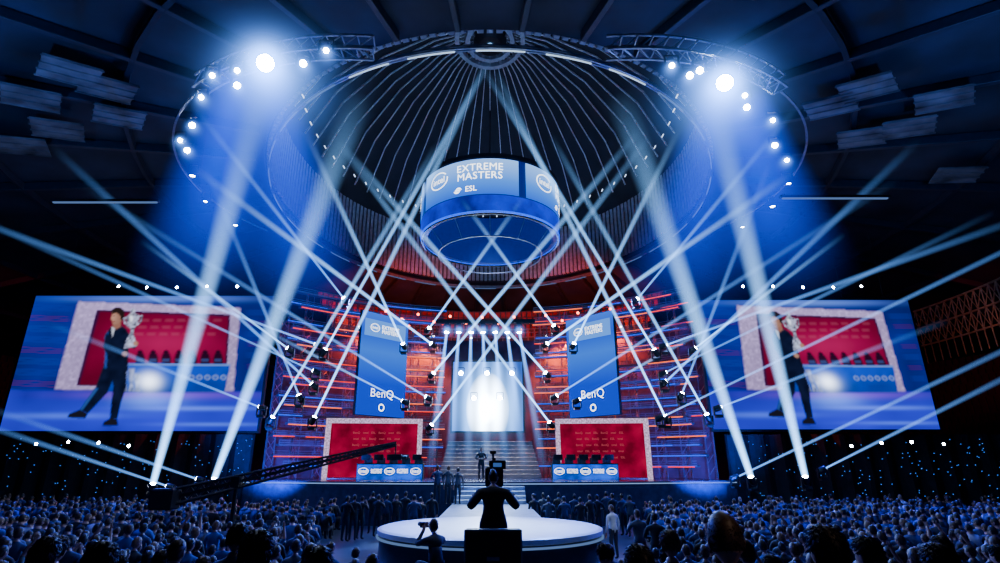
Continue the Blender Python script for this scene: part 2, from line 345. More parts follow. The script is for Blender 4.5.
# mid-stride, in profile walking left
lay(mask([(109,368),(127,367),(127,390),(121.5,406),(118,421),(110.5,422),(112,405),(114,390)]),SU); lay(mask([(106,364),(120,369),(108,396),(88.5,416),(80.5,412.5),(96,391)]),SU)
lay(mask([(68,419.5),(70,416),(81,412),(88.5,416),(86,420.5)]),(.01,.01,.02)); lay(mask([(103,427.5),(105,423.5),(111,420.5),(118,421),(119,427)]),(.01,.01,.02))
lay(mask([(111,331),(116,328),(121,328),(127,332),(130,340),(129,356),(128.5,374),(119,378),(104.5,374),(106,352),(105.5,339)]),SU)
lay(mask([(109,334),(105.5,340),(106,352),(105,372),(107,372),(108.5,352),(108.5,341)],.8),(.03,.10,.5),.8); lay(mask([(96,391),(81,412),(83,413),(99,392)],.8),(.03,.12,.5),.7)
lay(mask([(112.5,330),(113,341),(116.5,329.5)]),(.7,.75,.92))
lay(mask([(114.5,323),(121.5,322),(121.6,330),(117,332.5),(113.5,330.5)]),(.34,.15,.11))
lay(mask([(113.6,313),(118,311),(122.5,313),(123.5,318),(122.6,323),(119,327.2),(114.6,327.8),(113.3,325.6),(113.1,323.4),(111.6,321.4),(113.1,318)]),tint((.52,.26,.19),.7+.55*ga(114,319,4,6)))
lay(mask([(112.8,316.6),(112.6,312.5),(116,309.4),(121.5,309.4),(125.2,312.5),(125.6,319),(123.6,323.8),(121.6,322.4),(120.6,317.4),(117.6,315)]),(.02,.012,.012))
lay(ell(114.9,318.4,.8,.55,.4),(.04,.02,.02)); lay(mask([(113.4,324.2),(115.8,323.9),(115.8,324.7),(113.5,325)],.4),(.3,.05,.05)); lay(ell(120.4,319.8,1.0,1.7,.4),(.40,.19,.14))
lay(mask([(124,332),(129,336),(138,348),(135,353),(125,346)]),SU); lay(mask([(107,336),(103.5,351),(111,363),(126,360),(125,355),(113,353),(112.5,343)]),SU)
TR=tint((.50,.54,.80),.15+1.5*blot(2)*(.4+blot(4)))
T=lambda pts:[(130+(x-134)*.8-0,350+(y-352)*.86) for x,y in pts]
lay(mask(T([(136,308),(139,305),(142,308),(141,312),(146,314),(146.5,319),(144.5,324),(142,329),(139.8,332),(139.4,338),(141,342),(141.5,346),(143,352),(127,355),(130,346),(131.5,342),(134.5,338),(136.3,332),(133.6,328),(131,322),(131.5,316),(137,312)])),TR)
lay(mask(T([(146,315),(151,314.5),(150,322),(144,327.5),(143.8,325.8),(148,321.5),(148.8,316.5),(146,317)]),.5),TR); lay(mask(T([(131.5,316.5),(126.5,317.5),(128,325),(134,329.5),(133.8,327.6),(130,324),(128.8,319.6),(131.5,319)]),.5),TR)
glow(ga(132,321,1.6,3.5),(1.0,1.1,1.2)); glow(ga(130,346,1.4,2.5),(.4,.5,.7))
lay(ell(136,347,2.6,2.4),(.5,.26,.19)); lay(ell(125.5,357.5,2.8,2.4),(.5,.26,.19))
img=np.clip(img,0,None)
CO=np.ones((PX.size,4)); CO[:,:3]=(img.reshape(-1,3)*1.0)
pm=bpy.data.materials.new('live_picture'); pm.use_nodes=True; nt=pm.node_tree; nt.nodes.clear(); o=nt.nodes.new('ShaderNodeOutputMaterial'); e=nt.nodes.new('ShaderNodeEmission'); at=nt.nodes.new('ShaderNodeAttribute'); at.attribute_name='Col'; nt.links.new(at.outputs['Color'],e.inputs['Color']); nt.links.new(e.outputs[0],o.inputs['Surface'])
def picture(W,H,parent):
    me=bpy.data.meshes.new('picture'); V=[(u*W,-.13,v*H) for u,v in zip(uu.ravel(),vv.ravel())]; n=NX+1
    me.from_pydata(V,[],[(j*n+i,j*n+i+1,(j+1)*n+i+1,(j+1)*n+i) for j in range(NY) for i in range(NX)])
    ca=me.color_attributes.new('Col','FLOAT_COLOR','POINT'); ca.data.foreach_set('color',CO.ravel()); me.materials.append(pm); return put('picture',me,parent)
def bigscreen(x0,x1,z0,z1,Y,label):
    t=thing('video_screen',(x0,Y,z0),label,'screen'); W,H=x1-x0,z1-z0
    b=MB(); w=.14
    b.box((W/2,0,-w/2),(W+2*w,.3,w)).box((W/2,0,H+w/2),(W+2*w,.3,w)).box((-w/2,0,H/2),(w,.3,H)).box((W+w/2,0,H/2),(w,.3,H)); b.build('frame',BLK,t)
    MB().box((W/2,.05,H/2),(W,.2,H)).build('panel',BLK,t); picture(W,H,t)
    for k in range(5): MB().tube((W*(k+.5)/5,.1,H+.1),(W*(k+.5)/5,.1,H+5.0),.02,n=5).build('hanging_cable',BLK,t)
    return t
bigscreen(-30.95,-14.7,5.1,14.0,36,'big video screen at left showing a suited man walking with a trophy')
bigscreen(14.1,28.4,5.2,13.7,36,'big video screen at right showing a suited man walking with a trophy')
for s,xa,xb,n in ((-1,-38,-15.6,'left'),(1,15.6,38,'right')):
    t=thing('star_cloth',((xa+xb)/2,38,0),'black drape dotted with tiny blue lights below the %s big screen'%n,'drape'); W=xb-xa
    b=MB(); vs=[]; N=80
    for k in range(N+1):
        for z in (0,5.0): vs.append((-W/2+W*k/N,.25*math.sin(k*1.3),z))
    b.add(vs,[(2*k,2*k+2,2*k+3,2*k+1) for k in range(N)]); b.build('cloth',DARK,t)
    b=MB()
    for k in range(190): b.box((random.uniform(-W/2,W/2),-.4,random.uniform(.9,4.7)),(.035,.035,.035))
    d=b.build('star_lights',emit('star_blue',(.05,.25,1),1.6),t); d['kind']='stuff'
# ---------------------------------------------------------------- stage set
AC=(0,24,0); AR=20.0
random.seed(5)
BEAMN=19; DZ=.66
def setbeam(i,z,a0,a1,label):
    j=[-1.3,.3,-.5,.6][i%4]+random.uniform(-.1,.1)
    t=thing('set_beam',(0,24,z),label,'set beam','curved beams of the stage set')
    n=max(8,int((a1-a0)*16))
    b=MB().arc((0,0,0),AR+j,.45,.12,a0,a1,n); b.arc((0,0,.30),AR+j-.2,.05,.05,a0,a1,n); b.arc((0,0,.16),AR+j-.2,.04,.04,a0,a1,n)
    for k in range(n): a=a0+(a1-a0)*k/n; b.tube(((AR+j-.2)*math.sin(a),(AR+j-.2)*math.cos(a),.05),((AR+j-.2)*math.sin(a),(AR+j-.2)*math.cos(a),.30),.02,n=4)
    b.build('beam',NAVY,t)
    r=MB();bl=MB();a=a0
    while a<a1-.02:
        l=random.uniform(.07,.34); e=min(a1,a+l); c=random.random()
        deg=abs(math.degrees((a+e)/2)); redp=.55 if (deg>35 or deg<21) else .22
        if c<redp: r.arc((0,0,-.06),AR+j-.25,.035,.05,a,e,6,random.randrange(2))
        elif c<redp+.38: bl.arc((0,0,.0),AR+j-.25,.035,.05,a,e,6)
        a=e+random.uniform(.005,.06)
    if r.f: r.build('red_light_strip',[LED_R,LED_O],t)
    if bl.f: bl.build('blue_light_strip',LED_B,t)
for i in range(BEAMN):
    z=3.0+i*DZ
    for s,n in ((-1,'left'),(1,'right')):
        hi=rad(45.5); lo=rad(10.5)
        setbeam(i,z,*((-hi,-lo) if s<0 else (lo,hi)),'curved dark blue beam with light strips, %s level up on the %s set wing'%(ordn(i+1),n))
for s,n in ((-1,'left'),(1,'right')):
    for k in range(8):
        a=rad(12+4.7*k)*s; x=(AR+1.4)*math.sin(a); y=24+(AR+1.4)*math.cos(a); on=abs(x)<14.6 and y<43.0; zb=2.2 if on else 0
        t=thing('set_column',(x,y,zb+.02),'slim dark truss column, %s from the middle of the %s set wing'%(ordn(k+1),n),'column','columns of the stage set',-a)
        for dx,dy in ((-.3,-.2),(.3,-.2),(0,.3)): MB().tube((dx,dy,0),(dx,dy,15.4-zb),.045,n=6).build('chord',NAVY,t)
        b=MB()
        for q in range(int((15.4-zb)/.78)): b.tube((-.3,-.2,q*.78),(.3,-.2,q*.78+.78),.03,n=4).tube((.3,-.2,q*.78),(0,.3,q*.78+.78),.03,n=4)
        b.build('bracing',NAVY,t)
tag(MB().lathe([(22.6,0),(22.6,13.2)],AC,40,rad(-44),rad(44)).build('backdrop',mat('backdrop_dark_glow',(.055,.04,.065),.9,0,(.0,.010,.30),.06,.9,.5)),'dark blue curved backdrop behind the stage set','backdrop')  # faint blue glow painted into the backdrop material
rl=MB().lathe([(0,-.10),(.10,-.08),(.13,.0),(.13,.16),(0,.18)],(0,0,0),10).mesh('housing',BLK)
rr_=MB().lathe([(0,-.13),(.08,-.115),(.10,-.085)],(0,0,0),10).mesh('lens',emit('lamp_red',(1,.07,.02),20)); rw_=MB().lathe([(0,-.13),(.08,-.115),(.10,-.085)],(0,0,0),10).mesh('lens',emit('lamp_white',(.7,.85,1),26))
def smalllamp(p,red,label,grp):
    t=thing('red_lamp' if red else 'white_lamp',p,label,'light',grp)
    for nm,me in (('housing',rl),('lens',rr_ if red else rw_)): put(nm,me,t).rotation_euler=(-pi/2.6,0,0)
for i in range(16):
    a=rad(-30+i*4); smalllamp((17.9*math.sin(a),24+17.9*math.cos(a),13.6+.5*(i%2)),True,'small red lamp high on the stage set, %s from left'%ordn(i+1),'red lamps along the top of the set')
for i in range(24):
    a=rad(-46+i*4); w_=i%3!=1; smalllamp((20.0*math.sin(a),40+20.0*math.cos(a),15.6+.9*(i%3)),w_,'small %s lamp on the upper balcony rail, %s lamp from left'%('red' if w_ else 'white',ordn(i+1)),'lamps along the balcony rail')
t=thing('centre_screen',(0,43,0),'glowing white and pale blue screen in the middle of the stage','screen')
p0=atY(452,431,43);p1=atY(522,362,43)
MB().box(((p0.x+p1.x)/2,.1,(p0.z+p1.z)/2),(p1.x-p0.x+.3,.15,p1.z-p0.z+.3)).build('frame',BLK,t)
gm=bpy.data.materials.new('centre_glow'); gm.use_nodes=True; nt=gm.node_tree; nt.nodes.clear(); N=nt.nodes.new
o=N('ShaderNodeOutputMaterial');e=N('ShaderNodeEmission');tc=N('ShaderNodeTexCoord')
mp=N('ShaderNodeVectorMath');mp.operation='MULTIPLY';mp.inputs[1].default_value=(1,1,.6)
ds=N('ShaderNodeVectorMath');ds.operation='DISTANCE';ds.inputs[1].default_value=((p0.x+p1.x)/2,0,(p0.z+(p1.z-p0.z)*.32)*.6)
r=N('ShaderNodeValToRGB');mr=N('ShaderNodeMath');mr.operation='MULTIPLY';mr.inputs[1].default_value=.30
r.color_ramp.elements[0].color=(40,46,50,1);r.color_ramp.elements[1].color=(.05,.22,1.1,1);r.color_ramp.elements[1].position=.92
el=r.color_ramp.elements.new(.22);el.color=(9,12,16,1); el=r.color_ramp.elements.new(.5);el.color=(.35,.95,2.4,1)
wv=N('ShaderNodeTexWave');wv.wave_type='BANDS';wv.bands_direction='X';wv.inputs['Scale'].default_value=.27;wv.inputs['Distortion'].default_value=0
ws_=N('ShaderNodeMath');ws_.operation='MULTIPLY_ADD';ws_.inputs[1].default_value=.8;ws_.inputs[2].default_value=.6
nt.links.new(tc.outputs['Object'],wv.inputs['Vector']);nt.links.new(wv.outputs['Fac'],ws_.inputs[0]);nt.links.new(ws_.outputs[0],e.inputs['Strength'])
nt.links.new(tc.outputs['Object'],mp.inputs[0]);nt.links.new(mp.outputs[0],ds.inputs[0]);nt.links.new(ds.outputs['Value'],mr.inputs[0]);nt.links.new(mr.outputs[0],r.inputs['Fac']);nt.links.new(r.outputs['Color'],e.inputs['Color']);nt.links.new(e.outputs[0],o.inputs['Surface'])
MB().flat([(p0.x,p0.z),(p1.x,p0.z),(p1.x,p1.z),(p0.x,p1.z)],0).build('display',gm,t)
BM={}
def beam(parent,d,r1,bm):
    if bm.name not in BM: BM[bm.name]=MB().tube((0,0,.012),(0,0,1),RT,1,20).mesh('haze_glow_cone',bm)
    o=put('haze_glow_cone',BM[bm.name],parent); o.rotation_mode='QUATERNION'; o.rotation_quaternion=d.to_track_quat('Z','Y'); o.scale=(r1,r1,d.length); return o  # emissive cone used for beams, lamp halos and the screen's bloom
gl=beam(t,Vector((0,-5.5,-.5)),4.8,GLOW); gl.location=((p0.x+p1.x)/2,-.1,p0.z+(p1.z-p0.z)*.35)  # bloom painted as a glowing cone in front of the screen
def banner(p,q,z0,z1,label):
    d=q-p; rz=math.atan2(d.y,d.x); W=math.hypot(d.x,d.y); H=z1-z0
    t=thing('hanging_banner_screen',(p.x,p.y,z0),label,'screen',None,rz)
    MB().box((W/2,.12,H/2),(W+.1,.16,H+.1)).build('frame',BLK,t); MB().flat([(0,0),(W,0),(W,H),(0,H)],0).build('display',emit('banner_blue',(.0,.06,.95),1.0,0,1,[(0,(.0,.05,.8)),(H*.3,(.0,.05,.85)),(H*.62,(.03,.22,1.1)),(H*.8,(.01,.10,.95)),(H,(.04,.2,1.1))]),t)
    MB().flat([(W*.06,H*.76),(W*.94,H*.76),(W*.94,H*.93),(W*.06,H*.93)],-.02).build('header_panel',emit('header_pale',(.09,.32,1.0),1.3),t)
    fn=lambda x0,z0:(lambda x,y:Vector((x0+x,-.04,z0+y)))
    text('EXTREME\nMASTERS',.36,TXT,t,fn(W*.60,H*.845),bold=0); text('intel',.28,TXT,t,fn(W*.27,H*.85)); ringmesh(.38,.28,.12,fn(W*.27,H*.85),TXT,t)
    text('BenQ',.80,TXT,t,fn(W*.5,H*.21),bold=-.012,sp=1.06); ringmesh(.24,.24,.3,fn(W*.5,H*.08),TXT,t)
pl=atY(355,415,35.5);pr=atY(404,416,38.5);banner(pl,pr,6.1,12.9,'tall blue banner screen left of the stage centre with white lettering')
pl=atY(570,416,38.5);pr=atY(620,415,35.5);banner(pl,pr,6.1,12.9,'tall blue banner screen right of the stage centre with white lettering')
SZ=2.2
poly=[(-14.3,42.5),(-14.3,34)]+[(-13.5+27*k/16,33.5-2.6*math.sin(pi*k/16)) for k in range(17)]+[(14.3,34),(14.3,42.5)]
st=MB().prism(poly,0,SZ).build('main_stage',STAGEBLK); tag(st,'wide dark blue stage deck with curved front below the set','stage')
b=MB()
for k in range(1,len(poly)-2): b.bar((poly[k][0],poly[k][1]-.06,SZ-.1),(poly[k+1][0],poly[k+1][1]-.06,SZ-.1),.04,.05)
b.build('edge_light',emit('edge_soft',(.3,.5,1),.8),st)
tag((lambda b:[b.box((0,40+.3*k,SZ+.14+.28*k),(7.0-.1*k,.7,.30)) for k in range(9)] and b)(MB()).build('back_steps',mat('step_grey',(.07,.075,.10),.35)),'dark broad steps rising to the bright centre screen','steps')
b=MB(); b.box((0,26.0,.6),(4.0,8.3,1.2)); tag(b.build('catwalk',WALKPALE),'pale lit catwalk joining the main stage to the round stage','catwalk')
b=MB()
for k in range(4): b.box((0,30.5-.35*k,1.2+(.8-.2*k)/2),(3.6,.36,.8-.2*k))
tag(b.build('stage_steps',mat('stair_pale',(.35,.4,.5),.4)),'short pale steps from the catwalk up to the main stage','steps')
RY=18.2
t=thing('round_stage',(0,RY,0),'low round white stage in front with a dark skirt','stage')
MB().lathe([(3.2,0),(3.3,.2),(3.3,1.1)],(0,0,0),64).build('skirt',mat('skirt_blue',(.012,.02,.06),.3),t,True)
MB().lathe([(0,1.28),(3.26,1.28),(3.36,1.25),(3.36,1.13),(3.26,1.10)],(0,0,0),64).build('deck',STAGETOP,t)
MB().arc((0,0,1.05),3.36,.05,.05,0,2*pi,64).build('edge_light',STRIPD,t)
BORD=emit('booth_border',(.70,.50,.80),1.0,.45,9); BRED=emit('booth_red_glow',(.36,.001,.04),.85,.5,.7); BFL=mat('booth_floor',(.15,.03,.05),.4); MARK=emit('mark_pink',(.8,.12,.16),.7)  # booth walls glow red in place of a red wash light
def booth(x0,x1,Y,h,s,name):
    t=thing('player_booth',((x0+x1)/2,Y,SZ),'red walled player booth with sparkling pale border, %s of the bright centre screen'%name,'booth',None,s*rad(6)); W=x1-x0
    b=MB(); w=.30; b.box((0,-1.1,h-w/2),(W,.25,w)).box((-W/2+w/2,-1.1,h/2),(w,.25,h)).box((W/2-w/2,-1.1,h/2),(w,.25,h)); b.build('border',BORD,t)
    MB().box((0,.9,h/2),(W-.2,.1,h-.1)).build('back_wall',BRED,t)
    for q in (-1,1): MB().box((q*(W/2-.1),-.1,h/2),(.1,2,h-.1)).build('side_wall',BRED,t)
    MB().box((0,-.1,h-.06),(W-.1,2,.1)).build('roof',BLK,t); MB().box((0,-.1,.04),(W-.1,2.1,.08)).build('booth_floor',BFL,t)
    for r_ in range(5):
        text('intel   ESL   BenQ   intel   ESL   intel' if r_%2 else 'BenQ   intel   ESL   BenQ   intel   ESL',.20,MARK,t,(lambda zz:(lambda x,y:Vector((x,.82,zz+y))))(h*.36+r_*.4),sp=1.05)
booth(-10.75,-4.55,38.2,3.75,1,'left'); booth(4.4,10.4,38.2,3.75,-1,'right')
gc=MB(); gc.box((0,0,.48),(.52,.5,.12)); cb=MB(); cb.box((0,-.0,.9),(.52,.12,.78)).box((0,.0,1.33),(.32,.1,.2))
bb=MB().tube((0,0,.1),(0,0,.44),.04)
for k in range(5): bb.tube((0,0,.12),(.3*math.cos(k*1.257),.3*math.sin(k*1.257),.05),.03,n=5)
gme=(gc.mesh('seat',DARK),cb.mesh('backrest',DARK),bb.mesh('base',BLK))
mo=MB().box((0,0,.36),(.56,.05,.34)); ms=MB().tube((0,0,0),(0,0,.2),.03).box((0,0,.01),(.26,.18,.02)); mme=(mo.mesh('bezel',BLK),ms.mesh('stand',BLK),MB().box((0,.03,.36),(.52,.01,.30)).mesh('display',emit('monitor',(.3,.5,1),.8)))
for s,n in ((-1,'left'),(1,'right')):
    dx0,dx1=((-8.05,-4.1) if s<0 else (3.8,7.75)); W=dx1-dx0; cxm=(dx0+dx1)/2
    t=thing('player_desk',(cxm,35.4,SZ),'long desk with blue lit front panel before the %s red booth'%n,'desk')
    MB().box((0,.2,.92),(W+.1,.9,.06)).build('desk_top',BLK,t); MB().box((0,-.2,.46),(W,.06,.88)).build('front_panel',emit('desk_blue',(.0,.10,.9),1.0,.5,1.2),t)
    for q in (-1,1): MB().box((q*W/2,.2,.45),(.06,.8,.9)).build('side_panel',BLK,t)
    for k in range(5):
        fn=(lambda x0:(lambda x,y:Vector((x0+x,-.26,.50+y))))(-W*.4+k*W*.2)
        if k%2==0: text('intel',.26,TXT,t,fn); ringmesh(.31,.20,.10,fn,TXT,t)
        else: text('EXTREME\nMASTERS',.16,TXT,t,fn)
    for k in range(5):
        x=cxm-W/2+W*(k+.5)/5
        c=thing('gaming_chair',(x,36.5,SZ),'black high-backed gaming chair, %s from left behind the %s desk'%(ordn(k+1),n),'chair','gaming chairs behind the desks')
        for nm,me in zip(('seat','backrest','base'),gme): put(nm,me,c)
        c=thing('monitor',(x,35.6,SZ+.95),'small black monitor seen from behind, %s from left on the %s desk'%(ordn(k+1),n),'monitor','monitors on the desks')
        for nm,me in zip(('bezel','stand','display'),mme): put(nm,me,c)
# ---------------------------------------------------------------- lamps
baseM={}
for up in (1,-1):
    b=MB().box((0,0,-up*.46),(.36,.36,.14)); baseM[up]=b.mesh('base',BLK)
    b=MB().box((-.24,0,-up*.16),(.06,.14,.5)).box((.24,0,-up*.16),(.06,.14,.5)).box((0,0,-up*.38),(.5,.14,.06)); baseM[(up,'y')]=b.mesh('yoke',BLK)
headM=MB().lathe([(0,-.28),(.12,-.28),(.17,-.15),(.17,.05),(.15,.2),(.13,.22)],(0,0,0),14).mesh('head',BLK,True)
lensM=MB().lathe([(0,.225),(.08,.22),(.13,.2)],(0,0,0),14).mesh('lens',LENS,True)
def moving_head(loc,tgt,r1,bm,label,group,up=1,lens=None):
    loc=Vector(loc);tgt=Vector(tgt); d=tgt-loc; q=d.to_track_quat('Z','Y')
    t=thing('moving_head_light',loc,label,'light',group)
    for nm,me in (('base',baseM[up]),('yoke',baseM[(up,'y')])): put(nm,me,t)
    h=put('head',headM,t); h.rotation_mode='QUATERNION'; h.rotation_quaternion=q
    put('lens',lens or lensM,h)
    beam(t,d,r1,bm); return t
LB=[((313,420),(488,60),33,24,.30),((271,420),(440,140),33,23,.26),((314,386),(50,145),33.5,23,.33),((433,345),(190,165),37,23,.31),((432,375),(640,130),37,23,.30),
    ((428,398),(80,185),37,23,.29),((430,427),(650,135),37,24,.29),((324,352),(490,60),33.5,25,.29),((318,345),(-80,200),33.5,24,.30),((316,372),(-20,220),33.5,24,.24),((404,346),(305,130),36.5,23,.27),((405,402),(255,325),36,31,.2),
    ((428,330),(525,195),38,27,.25),((345,300),(185,95),36,23,.30),((300,398),(205,165),33,24,.28),((290,350),(140,240),33.5,26,.22)]
DIM={2,5,8,9,13,14}
for i,(a,c,ya,yc,r1) in enumerate(LB):
    for s,n in ((0,'left'),(1,'right')):
        j=lambda v:random.uniform(-v,v) if s else 0
        ax,ay=(a[0],a[1]) if not s else (980-a[0]+j(3),a[1]+j(3)); ex,ey=(c[0],c[1]) if not s else (980-c[0]+j(10),c[1]+j(10))
        moving_head(atY(ax,ay,ya-1.9),atY(ex,ey,yc),r1,BEAMD if i in DIM else BEAM,'moving head light shooting a narrow pale beam, %s of sixteen on the %s set wing'%(ordn(i+1),n),'moving head lights on the stage set')
for i,(a,c,r1,n) in enumerate([((152,487),(266,75),.85,'outermost at left'),((213,482),(362,92),.85,'inner one at left'),((752,480),(618,92),.85,'inner one at right'),((806,480),(706,75),.85,'outermost at right')]):
    moving_head(atY(a[0],a[1],30),atY(c[0],c[1],20),r1,BEAMW,'floor light throwing a broad white beam upward in the crowd, %s'%n,'floor lights in the crowd')
for i,(a,c,n) in enumerate([((170,487),(-60,410),'lower left'),((200,480),(-20,405),'left, nearer the boom'),((735,478),(1110,300),'right, nearer the stage'),((660,418),(1120,195),'far right of the set'),((822,470),(1080,340),'lower right'),((262,408),(40,320),'left set edge'),((718,408),(950,320),'right set edge')]):
    moving_head(atY(a[0],a[1],31),atY(c[0],c[1],26),.26,BEAMD,'moving head light with a low sideways beam at %s'%n,'low side lights')
lensX=MB().lathe([(0,.235),(.12,.225),(.16,.2)],(0,0,0),14).mesh('lens',LENSB,True)
for i in range(7):
    x=447+i*12
    t=moving_head(atY(x,330,40.2),atY(487+(x-483)*1.6,475,38.0),.5,BEAMD,'small hanging light above the centre screen, %s from left'%ordn(i+1),'row of lights above the centre screen',-1,lensX)
    d=(Vector((0,2,2))-t.location).normalized(); beam(t,d*3.0,1.0,HALO)  # glowing cone toward the camera paints bloom around the lamp
tag(MB().bar(atY(436,326,40.2)+Vector((0,0,.35)),atY(535,326,40.2)+Vector((0,0,.35)),.3,.3).build('lighting_bar',BLK),'short black lighting bar above the bright centre screen','lighting bar')
bigL=MB().lathe([(0,.5),(.22,.49),(.30,.42)],(0,0,0),20).mesh('lens',LENSB,True)
bigH=MB().lathe([(0,-.5),(.25,-.5),(.36,-.2),(.36,.4),(.32,.45)],(0,0,0),20).mesh('head',BLK,True)
yk=MB().box((-.45,0,.3),(.08,.2,1.0)).box((.45,0,.3),(.08,.2,1.0)).box((0,0,.8),(.9,.2,.08)).mesh('yoke',BLK)
sH=MB().lathe([(0,-.3),(.12,-.3),(.16,-.1),(.16,.22),(.15,.25)],(0,0,0),14).mesh('head',BLK,True); sL=MB().lathe([(0,.22),(.13,.2)],(0,0,0),14).mesh('lens',LENS,True)
sS=MB().lathe([(0,.22),(.10,.2)],(0,0,0),14).mesh('lens',LENS,True)
sY=MB().box((-.25,0,.15),(.05,.1,.5)).box((.25,0,.15),(.05,.1,.5)).box((0,0,.4),(.5,.1,.05)).mesh('yoke',BLK)
for i,(px,py) in enumerate([(461,373),(487,373),(512,373),(474,398),(500,398)]):
    p=atY(px,py,42.3); t=thing('blinder_lamp',p,'bright blinder lamp before the centre screen, %s from left in the %s row'%(ordn(i+1 if i<3 else i-2),'upper' if i<3 else 'lower'),'light','blinder lamps before the centre screen')
    d=(Vector((0,2,2))-p).normalized()
    h=put('head',sH,t); h.rotation_mode='QUATERNION'; h.rotation_quaternion=d.to_track_quat('Z','Y'); put('lens',lensX,h); put('yoke',sY,t); beam(t,d*3.0,.9,HALO)  # halo cone paints the blinder's bloom
SOFT={'left':{0:(310,310),3:(200,285)},'right':{0:(675,310),3:(785,285)}}
for s,pts in (('left',[(265,62),(326,50),(303,63),(237,70),(237,85),(201,97),(192,125),(180,140),(187,150),(212,75),(193,172),(206,198),(236,222)]),('right',[(725,82),(672,65),(690,75),(745,95),(747,107),(773,120),(775,145),(787,160),(700,70),(788,180),(772,203),(742,224)])):
    for i,(px,py) in enumerate(pts):
        p=atZ(px,py,OZ-.9); big=i==0
        t=thing('spotlight',p,('dazzling large spotlight on the curved truss at upper %s'%s) if big else 'small bright spotlight, %s along the curved truss at upper %s'%(ordn(i),s),'light','spotlights on the curved trusses')
        d=(Vector((0,2,2))-p).normalized()
        if py>165: d=Vector((0,0,-1))
        for nm,me in (('yoke',yk if big else sY),('head',bigH if big else sH)):
            o=put(nm,me,t)
            if nm=='head': o.rotation_mode='QUATERNION'; o.rotation_quaternion=d.to_track_quat('Z','Y'); put('lens',bigL if big else (sS if i%2 else sL),o)
        if py<165: beam(t,d*(10 if big else 3.5),3.2 if big else .75,HALO)  # painted bloom: halo cone aimed at the camera
        if i in SOFT[s]: beam(t,atY(*SOFT[s][i],29)-p,4.2,BEAMS)  # soft blue haze glow painted below the spotlight
for s,n in ((0,'left'),(1,'right')):
    for i,(px,py) in enumerate([(120,287),(148,288),(178,288),(208,287),(238,287),(100,443),(70,442),(38,444),(130,446)]):
        x=px if not s else 980-px
        p=atY(x,py,35.6)
        t=thing('small_lamp',p,'small white lamp, %s from the outside, %s the %s big screen'%(ordn(i+1 if i<5 else i-4),'above' if i<5 else 'below',n),'light','small lamps around the big screens'); t.scale=(.7,.7,.7)
        MB().lathe([(0,.2),(.14,.2),(.16,0),(.15,-.02)],(0,0,0),10).build('housing',BLK,t).rotation_euler=(pi/2,0,0)
        put('lens',sL,t).rotation_euler=(pi/2,0,0)
